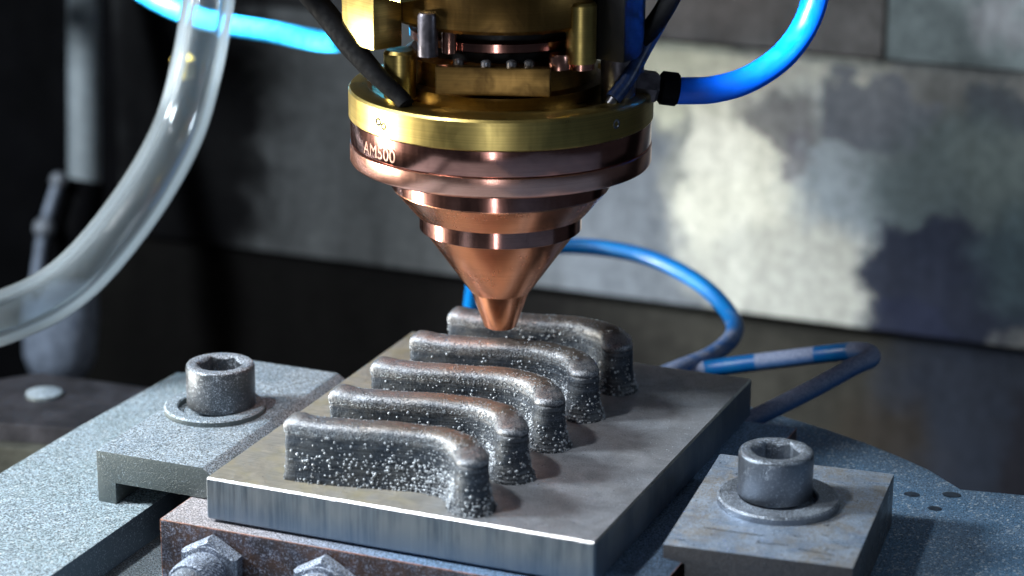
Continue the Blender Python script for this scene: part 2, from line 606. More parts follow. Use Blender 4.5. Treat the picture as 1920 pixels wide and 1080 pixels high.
def spline(pts, per=12):
    P = [Vector(p) for p in pts]
    P = [P[0] * 2 - P[1]] + P + [P[-1] * 2 - P[-2]]
    out = []
    for i in range(1, len(P) - 2):
        a, b, c, d = P[i - 1:i + 3]
        for k in range(per):
            t = k / per
            out.append(.5 * ((2 * b) + (c - a) * t + (2 * a - 5 * b + 4 * c - d) * t * t + (3 * b - a - 3 * c + d) * t ** 3))
    out.append(P[-2])
    return out


def tube(pts, r, per=12, n=24, rf=None, attr=None, bm=None, cap=True, inner=None):
    path = spline(pts, per)
    own = bm is None
    bm = bm or bmesh.new()
    lay = bm.verts.layers.float.new('bare') if attr else None
    t0 = (path[1] - path[0]).normalized()
    u = t0.orthogonal().normalized()
    L = [0.0]
    for a, b in zip(path, path[1:]):
        L.append(L[-1] + (b - a).length)

    def rings(rad):
        nonlocal u
        uu = u.copy()
        out = []
        for i, p in enumerate(path):
            t = (path[min(i + 1, len(path) - 1)] - path[max(i - 1, 0)]).normalized()
            uu = (uu - t * uu.dot(t)).normalized()
            w = t.cross(uu)
            f = L[i] / L[-1]
            rr = rad * (rf(f) if rf else 1)
            ring = []
            for k in range(n):
                a = 2 * PI * k / n
                v = bm.verts.new(p + (uu * math.cos(a) + w * math.sin(a)) * rr)
                if lay:
                    v[lay] = attr(f)
                ring.append(v)
            out.append(ring)
        for a, b in zip(out, out[1:]):
            for k in range(n):
                bm.faces.new((a[k], a[(k + 1) % n], b[(k + 1) % n], b[k]))
        return out
    o = rings(r)
    if inner:
        q = rings(inner)
        for e in (0, -1):
            for k in range(n):
                bm.faces.new((o[e][k], o[e][(k + 1) % n], q[e][(k + 1) % n], q[e][k]))
    elif cap:
        bm.faces.new(o[0][::-1])
        bm.faces.new(o[-1])
    return bm


def between(a, b):
    """matrix that lays the z axis from a towards b"""
    a, b = Vector(a), Vector(b)
    q = (b - a).to_track_quat('Z', 'Y')
    return Matrix.Translation(a) @ q.to_matrix().to_4x4()


def hexf(a, k=PI / 3):
    return math.cos(PI / 6) / math.cos((a % k) - k / 2)


# ------------------------------------------------------------------ setting: wall, floor
def structure(name, label=None):
    o = bpy.data.objects.new(name, None)
    C.objects.link(o)
    o['kind'] = 'structure'
    return o


wall = structure('wall')
b = bmesh.new()
box(b, -20, 15.5, 30, 30.5, -5.55, 2.60, .04)
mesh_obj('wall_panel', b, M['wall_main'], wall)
b = bmesh.new()
box(b, -20, 5.55, 29.7, 30.4, 2.68, 11, .05)
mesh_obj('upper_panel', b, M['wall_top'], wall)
b = bmesh.new()
box(b, 5.63, 16, 29.8, 30.5, 2.66, 11, .05)
mesh_obj('upper_panel', b, M['wall_top_right'], wall)
b = bmesh.new()
box(b, -22, 16, 30.4, 30.9, -16, -5.6, 0)
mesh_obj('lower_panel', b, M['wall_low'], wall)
b = bmesh.new()
box(b, -40, 30, 31.2, 31.6, -16, 14, 0)
mesh_obj('dark_opening_stand_in', b, M['void'], wall)  # black sheet painted in place of the dark opening
b = bmesh.new()
box(b, -40, 40, -30, 40, -16.3, -16, 0)
fl = mesh_obj('floor', b, M['void'])
fl['kind'] = 'structure'

# ------------------------------------------------------------------ work table
tb = thing('work_table', 'powder dusted steel machine table with a slot, under the copper block', 'table', (3, 2, -4.4))


def local(o, par):
    o.parent = par
    o.matrix_parent_inverse = Matrix.Translation(-Vector(par.location))
    return o


b = bmesh.new()
prism(b, [(-5.95, -12), (-1.93, -12), (-1.93, 9.25), (-5.40, 8.32), (-5.62, 4.6)], -2.1, -1.35, .03)
s1 = local(mesh_obj('left_slab', b, M['table']), tb)
s1['label'] = 'bright left slab thick with pale powder'
b = bmesh.new()
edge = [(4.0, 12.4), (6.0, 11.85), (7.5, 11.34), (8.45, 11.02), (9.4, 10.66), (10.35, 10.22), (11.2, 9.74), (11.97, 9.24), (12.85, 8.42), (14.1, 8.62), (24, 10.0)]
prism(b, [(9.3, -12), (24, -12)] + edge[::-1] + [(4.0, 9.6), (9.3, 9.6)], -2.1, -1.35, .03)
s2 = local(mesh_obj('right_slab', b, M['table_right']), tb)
s2['label'] = 'right slab, its shade painted darker blue, with a curved back edge'
b = bmesh.new()
box(b, -5.2, 22, -12, 9.6, -4.4, -2.2, .05)
local(mesh_obj('table_base', b, M['table']), tb)
for (x, y, rx) in ((12.0, 7.75, .17), (12.75, 8.05, .2), (12.6, 7.2, .15)):
    bm = lathe([(rx, -1.348), (rx * .9, -1.340), (rx * .5, -1.336)], 20)
    bmesh.ops.transform(bm, matrix=Matrix.Translation((x, y, 0)) @ Matrix.Diagonal((1, .8, 1, 1)), verts=bm.verts)
    q = local(mesh_obj('oil_spot', bm, M['oil']), tb)

# ------------------------------------------------------------------ copper block and build plate
blk = thing('copper_block', 'tarnished powder dusted copper block under the steel plate', 'block', (4, 4.5, -2.2))
b = bmesh.new()
box(b, -.9, 9.08, -.25, 9.4, -2.2, -.92, .025)
local(mesh_obj('block_body', b, M['block'], smooth=30), blk)
b = bmesh.new()
box(b, .25, 7.75, .3, 9.2, -.919, -.862, 0)
local(mesh_obj('raised_pad', b, M['block']), blk)

b = bmesh.new()
box(b, 0, 8, 0, 9.54, -.86, 0, .036, 1)
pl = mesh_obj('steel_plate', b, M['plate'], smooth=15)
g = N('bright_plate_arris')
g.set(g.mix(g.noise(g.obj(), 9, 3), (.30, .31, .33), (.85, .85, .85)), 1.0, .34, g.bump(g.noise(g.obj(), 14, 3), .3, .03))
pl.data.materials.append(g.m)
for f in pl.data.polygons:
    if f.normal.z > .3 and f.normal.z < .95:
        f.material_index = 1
tag(pl, 'flat rectangular ground steel plate carrying the five curved ribs', 'plate')

# ------------------------------------------------------------------ printed ribs
CENT = [(1.64, .80), (2.1, .84), (2.8, .97), (3.5, 1.12), (4.05, 1.22), (4.5, 1.2), (4.87, 1.06), (5.15, .83), (5.33, .58)]


def rib_mesh(seed):
    path = [Vector((p.x, p.y)) for p in spline([(x, y, 0) for x, y in CENT], 9)]
    n = len(path)
    norm = []
    for i in range(n):
        t = (path[min(i + 1, n - 1)] - path[max(i - 1, 0)]).normalized()
        norm.append(Vector((-t.y, t.x)))
    t_a = (path[1] - path[0]).normalized()
    t_b = (path[-1] - path[-2]).normalized()
    NC = 12

    def outline(hw, f0):
        """hw(s) half width along the length, closed loop"""
        pts = []
        for i in range(n):
            pts.append((path[i] + norm[i] * hw(i / (n - 1)), i / (n - 1)))
        w = hw(1)
        for k in range(1, NC):
            a = PI / 2 - PI * k / NC
            pts.append((path[-1] + norm[-1] * w * math.sin(a) + t_b * w * math.cos(a), 1.0))
        for i in range(n - 1, -1, -1):
            pts.append((path[i] - norm[i] * hw(i / (n - 1)), i / (n - 1)))
        w = hw(0)
        for k in range(1, NC):
            a = -PI / 2 + PI * k / NC
            ca, sa = math.cos(a), math.sin(a)
            q = .45
            pts.append((path[0] + norm[0] * w * math.copysign(abs(sa) ** q, sa) - t_a * w * f0 * abs(ca) ** q, 0.0))
        return pts
    levels = []
    NZ = 20
    for j in range(NZ):
        z = -.005 + .93 * j / (NZ - 1)
        levels.append((z, lambda s, z=z: .264 + .02 * math.exp(-z * 7) + (.03 + .08 * max(0, s - .55) / .45) * math.exp(-z * 4.2) + .05 * max(0, s - .75) / .25))
    for z, k in ((.955, .268), (.985, .277), (1.02, .284), (1.06, .285), (1.10, .277), (1.14, .255), (1.175, .217), (1.20, .172), (1.218, .115), (1.228, .055)):
        levels.append((z, lambda s, k=k: k * (1 + .13 * max(0, s - .75) / .25)))
    bm = bmesh.new()
    rings = []
    for z, hw in levels:
        ring = []
        for (p, s) in outline(hw, .9):
            q = Vector((p.x, p.y, z))
            k = noise.noise(Vector((p.x * 2.2, p.y * 2.2, z * 9 + seed * 7))) * .012 + noise.noise(Vector((p.x * 9, p.y * 9, z * 30 + seed))) * .006
            if z > .94:
                k *= 1.1
                # beads swell where the head starts and stops
                q.z += .035 * math.exp(-((s) / .06) ** 2) * (z - .94) / .25 + .03 * noise.noise(Vector((s * 7 + seed * 3, 0, seed))) + .010 * noise.noise(Vector((s * 34 + seed * 5, 0, seed)))
                q.z -= .12 * max(0, s - .82) / .18 * (.35 + .65 * (z - .94) / .29)
            c = path[min(n - 1, int(s * (n - 1)))]
            d = (Vector((p.x, p.y)) - c)
            if d.length > 1e-4:
                d.normalize()
                q.x += d.x * k
                q.y += d.y * k
            ring.append(bm.verts.new(q))
        rings.append(ring)
    m_ = len(rings[0])
    for a, b_ in zip(rings, rings[1:]):
        for i in range(m_):
            bm.faces.new((a[i], a[(i + 1) % m_], b_[(i + 1) % m_], b_[i]))
    top = rings[-1]
    # close the crest: match the two long sides
    A = top[:n]
    B = top[n + NC - 1:2 * n + NC - 1][::-1]
    for i in range(n - 1):
        bm.faces.new((A[i], A[i + 1], B[i + 1], B[i]))
    bm.faces.new([A[-1]] + top[n:n + NC - 1] + [B[-1]])
    bm.faces.new([B[0]] + top[2 * n + NC - 1:] + [A[0]])
    bm.faces.new(rings[0])
    return bm, levels, outline


def rib_grains(levels, outline, seed, count):
    rnd = random.Random(seed)
    bm = Balls()
    base = outline(lambda s: .25, .9)
    OUT = [outline(l[1], .9) for l in levels]
    m_ = len(base)
    k = 0
    tries = 0
    while k < count and tries < count * 20:
        tries += 1
        z = rnd.random() ** 1.25 * .93
        j = min(19, int(z / .93 * 19))
        pts = OUT[j]
        i = rnd.randrange(m_)
        p, s = pts[i]
        p2, s2 = pts[(i + 1) % m_]
        t = rnd.random()
        p = p.lerp(p2, t)
        # thin at the start of the rib, dense towards the bend and the foot
        dens = .15 + .85 * min(1, max(0, s - .02) / .5)
        dens *= 1 if z < .62 else .5
        # grains catch on the layer ridges
        z = round(z / .062) * .062 + rnd.gauss(0, .010)
        if s > .93:
            dens *= .35 + .9 * math.exp(-z * 3.5)
        if rnd.random() > dens:
            continue
        big = rnd.random()
        r = .008 + .012 * rnd.random() if big < .62 else .020 + .016 * rnd.random()
        if z > .55 and s > .5:
            r *= .7
        z = max(z, r * .6)
        bm.add((p.x, p.y, z), r, 1 if r < .02 else 2)
        k += 1
    # fine spatter ring round the foot, and specks on the crest
    foot = outline(lambda s: .30 + .11 * max(0, s - .55) / .45, .9)
    for _ in range(int(count * .55)):
        i = rnd.randrange(m_)
        p, s = foot[i]
        if rnd.random() > .15 + .85 * s:
            continue
        r = .008 + .012 * rnd.random()
        off = Vector((rnd.gauss(0, .03), rnd.gauss(0, .03)))
        bm.add((p.x + off.x, p.y + off.y, r * .8), r)
    for _ in range(int(count * 1.1)):
        j = 20 + int(9 * rnd.random() ** 1.8)
        pts = OUT[j]
        i = rnd.randrange(m_)
        p, s = pts[i]
        if s > .96:
            continue
        j2 = min(j + 1, len(OUT) - 1)
        t, u = rnd.random(), rnd.random()
        p = p.lerp(pts[(i + 1) % m_][0], t)
        p = p.lerp(OUT[j2][i][0].lerp(OUT[j2][(i + 1) % m_][0], t), u)
        r = .006 + .009 * rnd.random()
        bm.add((p.x, p.y, levels[j][0] + (levels[j2][0] - levels[j][0]) * u), r)
    return bm


RIB = [((0, 0), 'frontmost curved steel rib, nearest the plate edge, its whole face speckled with grains', 2300),
       ((.08, 1.76), 'second curved steel rib from the front of the plate', 1900),
       ((.12, 3.58), 'middle one of the five curved steel ribs on the plate', 1900),
       ((.16, 5.40), 'fourth curved steel rib, right in front of and below the copper tip', 1900),
       ((.24, 7.20), 'rearmost curved steel rib, partly hidden behind the copper nozzle tip', 1900)]
for k, (off, lab, cnt) in enumerate(RIB):
    bm, lv, ol = rib_mesh(k + 1)
    t = thing('printed_rib', lab, 'metal rib', (off[0], off[1], 0), 0, 'curved ribs printed on the plate')
    mesh_obj('rib_body', bm, M['rib'], t, smooth=180)
    rib_grains(lv, ol, 11 + k, cnt).obj('powder_grain', M['grain'], t)

# loose powder on the plate, right of the ribs and round the block
bm = Balls()
rnd = random.Random(3)
for _ in range(3500):
    x = rnd.uniform(.3, 7.9)
    y = rnd.uniform(.1, 9.4)
    if x < 5.6 and rnd.random() < .75:
        continue
    r = .005 + .007 * rnd.random() ** 2
    bm.add((x, y, r * .7), r)
lp = bm.obj('loose_powder', M['grain'])
tag(lp, 'loose steel powder grains strewn over the plate', 'powder')

# ------------------------------------------------------------------ clamps, washers, screws
cl = thing('clamp', 'thick powder covered step clamp left of the plate, standing on one foot', 'clamp', (-1.8, 4.0, -1.35))
b = bmesh.new()
pts = [(-3.02, -1.35), (-2.60, -1.35), (-2.60, -.90), (-.62, -.90), (-.42, -.84), (-.30, -.62), (-.36, -.42), (-.62, -.25), (-3.02, -.25)]
for yy in (.95, 7.0):
    vs = [b.verts.new((x, yy, z)) for x, z in pts]
    b.faces.new(vs if yy < 2 else vs[::-1])
b.verts.ensure_lookup_table()
n_ = len(pts)
for i in range(n_):
    b.faces.new((b.verts[i], b.verts[(i + 1) % n_], b.verts[n_ + (i + 1) % n_], b.verts[n_ + i]))
bmesh.ops.recalc_face_normals(b, faces=b.faces)
bmesh.ops.bevel(b, geom=list(b.edges), offset=.03, segments=2, profile=.7, affect='EDGES')
local(mesh_obj('clamp_body', b, M['clamp'], smooth=30), cl)

cr = thing('clamp', 'scratched square step clamp right of the plate, worn bare in places', 'clamp', (8.96, .96, -1.35), math.radians(5.2))
# its own worn material
g = N('worn_clamp_steel')
p = g.obj()
n2 = g.noise(p, 1.3, 5, .65, .5)
n1 = g.noise(p, 34, 2, .7)
n4 = g.noise(p, 6, 4, .7)
scr = g.noise(g.mapping(p, (1.2, 14, 1), rot=(0, 0, .35)), 1.0, 4, .7)
up = g.up()
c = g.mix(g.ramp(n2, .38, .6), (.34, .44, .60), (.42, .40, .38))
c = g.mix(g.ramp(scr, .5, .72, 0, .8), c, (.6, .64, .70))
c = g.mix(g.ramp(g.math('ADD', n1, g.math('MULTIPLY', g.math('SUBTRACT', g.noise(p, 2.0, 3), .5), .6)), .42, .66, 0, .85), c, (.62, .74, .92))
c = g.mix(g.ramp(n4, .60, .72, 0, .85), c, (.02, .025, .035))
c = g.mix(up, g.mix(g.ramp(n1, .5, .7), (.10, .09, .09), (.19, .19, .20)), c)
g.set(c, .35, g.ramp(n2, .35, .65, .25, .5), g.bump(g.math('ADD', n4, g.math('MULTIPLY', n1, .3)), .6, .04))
M['worn'] = g.m
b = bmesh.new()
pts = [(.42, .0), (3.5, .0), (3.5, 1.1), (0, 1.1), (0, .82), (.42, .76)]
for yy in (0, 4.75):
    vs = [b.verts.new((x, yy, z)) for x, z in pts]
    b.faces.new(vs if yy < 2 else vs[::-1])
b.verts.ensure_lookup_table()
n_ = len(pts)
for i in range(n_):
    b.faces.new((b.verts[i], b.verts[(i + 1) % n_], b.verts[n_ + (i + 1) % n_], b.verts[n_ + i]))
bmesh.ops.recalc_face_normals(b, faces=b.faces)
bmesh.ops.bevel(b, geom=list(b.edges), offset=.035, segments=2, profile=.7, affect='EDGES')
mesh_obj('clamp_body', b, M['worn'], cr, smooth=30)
for (gx, gy, gl, ga) in ((1.1, .95, .55, -.02), (1.9, .62, .30, .1), (2.75, .5, .34, -.1), (2.9, .22, .16, .2)):
    b = bmesh.new()
    box(b, -gl, gl, -.032, .032, 0, .006)
    for v in b.verts:
        v.co.y += .03 * math.sin(v.co.x * 9)
    for v in b.verts:
        if abs(v.co.x) > gl * .9:
            v.co.y *= .2
    bmesh.ops.transform(b, matrix=Matrix.Translation((gx, gy, 1.1005)) @ Matrix.Rotation(ga, 4, 'Z'), verts=b.verts)
    mesh_obj('scratch_groove', b, M['black'], cr)


def washer(loc, r, ri, h, lab, mat):
    bm = closed_lathe([(ri, 0), (r, 0), (r, h * .75), (r - .04, h), (ri + .03, h), (ri, h * .8)], 72)
    o = mesh_obj('washer', bm, mat, smooth=35, loc=loc)
    tag(o, lab, 'washer', 'washers under the socket screws')


def screw(loc, r, h, lab, mat, rot):
    t = thing('socket_screw', lab, 'screw', loc, rot, 'socket head screws in the clamps')
    bm = bmesh.new()
    n = 96
    rings = []

    def ring(rr, z, f=0.0):
        out = []
        for i in range(n):
            a = 2 * PI * i / n
            k = rr * ((1 - f) + f * hexf(a))
            out.append(bm.verts.new((k * math.cos(a), k * math.sin(a), z)))
        rings.append(out)
    R = r
    hx = r * .66
    for rr, z, f in ((R * .97, 0, 0), (R, .03, 0), (R, h - .09, 0), (R * .985, h - .04, 0), (R * .95, h - .012, 0), (R * .90, h, 0),
                     (hx * 1.06, h, 0), (hx * 1.03, h - .02, .5), (hx, h - .06, 1), (hx, h - .48, 1)):
        ring(rr, z, f)
    for a, b_ in zip(rings, rings[1:]):
        for i in range(n):
            bm.faces.new((a[i], a[(i + 1) % n], b_[(i + 1) % n], b_[i]))
    bm.faces.new(rings[0][::-1])
    bm.faces.new(rings[-1])
    mesh_obj('screw_head', bm, mat, t, smooth=40)
    bm = lathe([(r * .55, -.55), (r * .55, .0)], 24)
    mesh_obj('shank', bm, mat, t, smooth=40)
    return t


washer((-1.96, 3.93, -.25), 1.06, .76, .13, 'pale powdered washer under the left socket screw', M['clamp'])
screw((-1.8427, 4.0011, -.13), .7177, .91, 'grainy powder covered socket screw on the left clamp', M['screw'], .35)
washer((10.33, 3.72, -.25), 1.17, .74, .15, 'worn washer under the right socket screw', M['screw_clean'])
screw((10.2287, 3.8091, -.13), .7168, .90, 'smooth rubbed socket screw on the right clamp', M['screw_clean'], .2)

# ------------------------------------------------------------------ hose fittings on the front of the copper block
for k, (x, lab) in enumerate(((.30, 'left hose fitting on the front of the copper block, with knurled collar in view'),
                              (2.72, 'right hose fitting on the block front, only its hex corner in view'))):
    t = thing('hose_fitting', lab, 'fitting', (x, -.25, -1.72), 0, 'hose fittings on the copper block')
    R90 = Matrix.Rotation(PI / 2, 4, 'X') @ Matrix.Rotation(PI / 6, 4, 'Z')
    mesh_obj('hex_nut', lathe([(.64, 0), (.70, .03), (.70, .24), (.62, .29)], 96, True, R90, hexf), M['nut'], t, smooth=25)
    mesh_obj('neck', lathe([(.54, .28), (.53, .31), (.43, .33), (.43, .44)], 48, True, R90), M['nut'], t, smooth=25)
    bm = bmesh.new()
    nn, mm = 60, 14
    rs = []
    for j in range(mm + 1):
        f = j / mm
        ring = []
        for i in range(nn):
            a = 2 * PI * (i + .5 * (j % 2)) / nn
            rr = (.47 + (.016 if (i + j) % 2 else 0)) * (1 if 0 < j < mm else .94)
            ring.append(bm.verts.new((rr * math.cos(a), rr * math.sin(a), .42 + f * .62)))
        rs.append(ring)
    for a, b_ in zip(rs, rs[1:]):
        for i in range(nn):
            bm.faces.new((a[i], a[(i + 1) % nn], b_[(i + 1) % nn], b_[i]))
    bm.faces.new(rs[0][::-1])
    bm.faces.new(rs[-1])
    bmesh.ops.transform(bm, matrix=R90, verts=bm.verts)
    mesh_obj('knurled_collar', bm, M['nut'], t)
    mesh_obj('end_cap', lathe([(.40, 1.04), (.40, 1.18), (.34, 1.40), (.2, 1.5)], 48, True, R90), M['screw_clean'], t, smooth=35)

# ------------------------------------------------------------------ laser head
HX, HY, HZ = 3.348, 6.672, 1.45
hd = thing('laser_head', 'copper and gold laser head with its cone nozzle just above the fourth rib', 'laser head', (HX, HY, HZ))


def hp(name, bm, mat, smooth=30):
    o = mesh_obj(name, bm, mat, hd, smooth)
    return o


# heights above the nozzle tip
nz = hp('nozzle_tip', lathe([(.20, .30), (.20, 0), (.31, 0), (.335, .02), (.345, .04), (.595, .76), (.61, .80)], 128), M['copper_nozzle'])
hp('nozzle_cone', lathe([(.56, .78), (.61, .785), (.64, .82), (1.60, 2.17), (1.60, 2.3)], 160), M['copper_nozzle'])
hp('lower_step', lathe([(1.58, 2.165), (1.66, 2.17), (1.672, 2.182), (1.672, 2.52), (1.66, 2.53), (1.60, 2.53)], 160), M['copper_dark'])
hp('middle_cone', lathe([(1.60, 2.525), (1.77, 2.53), (1.78, 2.54), (2.225, 3.07), (2.225, 3.085), (2.0, 3.09)], 160), M['copper_nozzle'])
hp('upper_collar', lathe([(2.0, 3.085), (2.235, 3.09), (2.245, 3.10), (2.245, 3.7)], 160), M['copper_dark'])
hp('flange_lip', lathe([(2.5, 3.60), (3.00, 3.60), (3.055, 3.63), (3.075, 3.67), (3.075, 4.00), (3.05, 4.02), (2.9, 4.02)], 192), M['copper'])
hp('flange_band', lathe([(2.9, 4.00), (3.045, 4.03), (3.06, 4.06), (3.06, 4.545), (2.9, 4.55)], 192), M['copper_dark'])
hp('gold_ring', lathe([(2.9, 4.55), (3.075, 4.555), (3.095, 4.58), (3.095, 5.12), (3.06, 5.17), (2.98, 5.20), (2.72, 5.22), (2.62, 5.12), (1.5, 5.10)], 192), M['gold'])

# stamped mark on the copper band
cu = bpy.data.curves.new('stamped_mark', 'FONT')
cu.body = 'AM500'
cu.size = .37
cu.extrude = .012
cu.align_x = 'CENTER'
cu.space_character = 1.0
tmp = bpy.data.objects.new('tmp_mark', cu)
C.objects.link(tmp)
bpy.context.view_layer.update()
me = bpy.data.meshes.new_from_object(tmp.evaluated_get(bpy.context.evaluated_depsgraph_get()))
bpy.data.objects.remove(tmp)
view_az = math.atan2(-CF.y, -CF.x)          # towards the viewer
ang_c = view_az - math.radians(52)
for v in me.vertices:
    x, y, z = v.co
    a = ang_c + x / 3.07
    rr = 3.058 + z
    v.co = (rr * math.cos(a), rr * math.sin(a), 4.10 + y)
me.materials.clear()
me.materials.append(M['mark'])
mo = bpy.data.objects.new('stamped_mark', me)
C.objects.link(mo)
mo.parent = hd


def radial(deg, r, z):
    """point at an angle measured from the viewer's side, positive to the right"""
    a = view_az + math.radians(deg)
    return Vector((r * math.cos(a), r * math.sin(a), z))


for dg, zz, rr, mt in ((-50.5, 4.86, .085, 'black'), (-47.5, 4.80, .075, 'black'), (47, 4.88, .10, 'steel')):
    mx = between(radial(dg, 3.06, zz), radial(dg, 3.2, zz))
    o = hp('set_screw', lathe([(rr, 0), (rr, .042), (rr * .7, .048), (rr * .4, .03)], 20, True, mx), M[mt])
# things standing on the ring
hp('gold_collar', lathe([(2.1, 5.10), (2.1, 5.36), (1.95, 5.42), (1.95, 5.9), (1.8, 6.0)], 96), M['gold_dark'])
hp('dark_core', lathe([(1.85, 5.9), (1.7, 6.0), (1.7, 7.0)], 64), M['black'])
hp('copper_core_ring', lathe([(1.78, 6.18), (1.86, 6.22), (1.86, 6.38), (1.78, 6.42)], 96), M['copper_dark'])
b = bmesh.new()
box(b, -1.12, 1.12, -.12, .12, -.28, .28, .04)
bmesh.ops.transform(b, matrix=Matrix.Translation(radial(-4, 2.06, 5.72)) @ Matrix.Rotation(view_az - math.radians(4) + PI / 2, 4, 'Z'), verts=b.verts)
hp('gold_plaque', b, M['gold_dark'])
for dg in (-24, -8, 6, 16):
    mx = between(radial(dg, 2.02, 5.98), radial(dg, 2.02, 6.2))
    hp('cap_bolt', lathe([(.10, 0), (.10, .10), (.06, .13)], 16, True, mx), M['steel'])
for dg, r0, r1, z0, z1, mt in ((-58, 2.35, .32, 5.2, 6.15, 'gold'), (-38, 2.30, .20, 6.15, 7.0, 'fitting'), (44, 2.25, .30, 6.0, 7.2, 'gold'),
                               (33, 2.1, .22, 5.9, 6.2, 'copper'), (46, 2.2, .25, 5.85, 6.1, 'copper'), (-30, 2.0, .15, 6.2, 7.0, 'copper')):
    mx = Matrix.Translation(radial(dg, r0, 0))
    hp('standoff', lathe([(r1, z0), (r1, z1 - .06), (r1 * .85, z1)], 32, True, mx), M[mt])
hp('top_ring', lathe([(1.6, 6.62), (2.22, 6.64), (2.30, 6.72), (2.30, 7.6), (2.25, 7.7), (2.42, 7.75), (2.42, 11.5)], 128), M['gold_dark'])
b = bmesh.new()
box(b, -.55, .55, -.35, .35, -.55, .55, .08)
bmesh.ops.transform(b, matrix=Matrix.Translation(radial(-68, 2.75, 6.75)) @ Matrix.Rotation(view_az - .9 + PI / 2, 4, 'Z'), verts=b.verts)
hp('clamp_lug', b, M['gold'])
b = bmesh.new()
box(b, -.8, .8, -.4, .4, -.16, .16, .06)
bmesh.ops.transform(b, matrix=Matrix.Translation(radial(-58, 2.5, 7.42)) @ Matrix.Rotation(view_az - .9 + PI / 2, 4, 'Z'), verts=b.verts)
hp('lug_plate', b, M['gold'])
for dg, zz in ((-72, 7.75), (-50, 7.75)):
    mx = Matrix.Translation(radial(dg, 2.7, zz))
    hp('lug_screw', lathe([(.24, -.2), (.24, .18), (.15, .22)], 24, True, mx), M['steel'])
b = bmesh.new()
box(b, -.42, .42, -.5, .5, -.9, .9, .1)
bmesh.ops.transform(b, matrix=Matrix.Translation(radial(62, 2.5, 6.9)) @ Matrix.Rotation(view_az + 1.0 + PI / 2, 4, 'Z'), verts=b.verts)
hp('side_bracket', b, M['black'])
hp('side_elbow', lathe([(.34, 5.0), (.36, 5.9), (.30, 6.2)], 24, True, Matrix.Translation(radial(66, 2.55, 0))), M['fitting'])

# push-in fitting for the blue tube
ft = thing('tube_fitting', 'grey push-in fitting at the right of the gold ring, holding the blue tube', 'fitting', (5.95, 7.15, 6.75))
fa, fb = Vector((-.15, -.1, .05)), Vector((.95, .46, -.12))
L_ = (fb - fa).length
mesh_obj('fitting_body', lathe([(.30, 0), (.33, .05), (.33, L_ * .55), (.28, L_ * .6)], 6, True, between(fa, fb)), M['fitting'], ft)
mesh_obj('release_collar', lathe([(.28, L_ * .62), (.34, L_ * .66), (.34, L_ * .90), (.30, L_ * .93)], 32, True, between(fa, fb)), M['rubber'], ft, 30)
mesh_obj('elbow', lathe([(.26, -.2), (.28, .5), (.2, .62)], 24, True, Matrix.Translation((.0, 0, 0))), M['fitting'], ft, 30)

# ------------------------------------------------------------------ hoses and tubes
tag(mesh_obj('air_tube', tube([(6.6, 7.55, 6.61), (6.98, 7.73, 6.60), (7.47, 7.94, 6.63), (8.02, 8.33, 6.79), (8.51, 8.88, 7.14), (8.79, 9.38, 7.58), (8.97, 9.65, 8.15), (9.0, 9.87, 8.77), (9.0, 10.0, 9.8)], .275, 14, 32),
             M['blue_tube'], smooth=60), 'bright blue air tube curving up from the grey fitting on the right', 'tube')
tag(mesh_obj('air_tube', tube([(-12.28, 17.23, 6.25), (-11.14, 16.94, 5.62), (-9.96, 16.74, 5.22), (-8.56, 16.18, 5.12), (-6.22, 14.94, 5.30), (-3.97, 13.66, 5.50), (-2.9, 12.9, 6.0), (-1.9, 12.2, 7.2), (-1.2, 11.6, 9.0)], .26, 14, 32),
             M['cyan_tube'], smooth=60), 'glowing cyan air tube running behind the clear hose to the head', 'tube')
bh = thing('black_hose', 'thick black hose coming down to the left of the gold ring', 'hose', (2.46, 3.96, 6.5))
local(mesh_obj('hose_body', tube([(-.9, 5.3, 9.6), (-.31, 4.94, 8.8), (.27, 4.95, 8.15), (1.06, 4.6, 7.55), (1.78, 4.25, 7.11), (2.40, 4.08, 6.74)], .24, 12, 24,
                                 rf=lambda f: 1 if f < .62 else 1 - .35 * (f - .62) / .38), M['rubber'], smooth=60), bh)
local(mesh_obj('hose_end', lathe([(.17, 0), (.17, .2), (.12, .25)], 20, True, between((2.3, 4.1, 6.8), (2.55, 3.98, 6.58))), M['rubber'], smooth=30), bh)
dh = thing('dark_blue_hose', 'thin dark blue hose coming down to the right of the gold ring', 'hose', (6.1, 5.78, 6.5))
local(mesh_obj('hose_body', tube([(7.1, 8.3, 10.0), (6.75, 7.77, 8.84), (6.5, 7.42, 8.13), (6.35, 6.85, 7.61), (6.2, 6.3, 7.07), (6.02, 5.95, 6.72)], .16, 12, 20),
                M['blue_black'], smooth=60), dh)
local(mesh_obj('hose_end', lathe([(.11, 0), (.11, .3), (.07, .33)], 20, True, between((6.1, 6.05, 6.85), (5.96, 5.88, 6.58))), M['steel'], smooth=30), dh)
local(mesh_obj('sleeve', tube([(6.95, 7.6, 9.2), (6.6, 7.2, 8.3), (6.25, 6.8, 7.7)], .2, 8, 16), M['rubber'], smooth=60), dh)

ch = thing('clear_hose', 'thick clear plastic hose sweeping in front of the dark left side', 'hose', (-7.5, 6.6, .1))
P_ = [(-5.75, 11.5, 8.6), (-5.80, 11.28, 7.53), (-5.80, 10.95, 6.59), (-5.86, 10.54, 5.41), (-6.08, 9.99, 4.0), (-6.38, 8.86, 2.72), (-6.97, 7.62, 1.47), (-7.51, 6.59, .80), (-8.29, 5.59, .42), (-8.9, 4.4, .38), (-9.5, 3.2, .5)]
local(mesh_obj('hose_wall', tube(P_, .61, 12, 40, inner=.40), M['pvc'], smooth=60), ch)

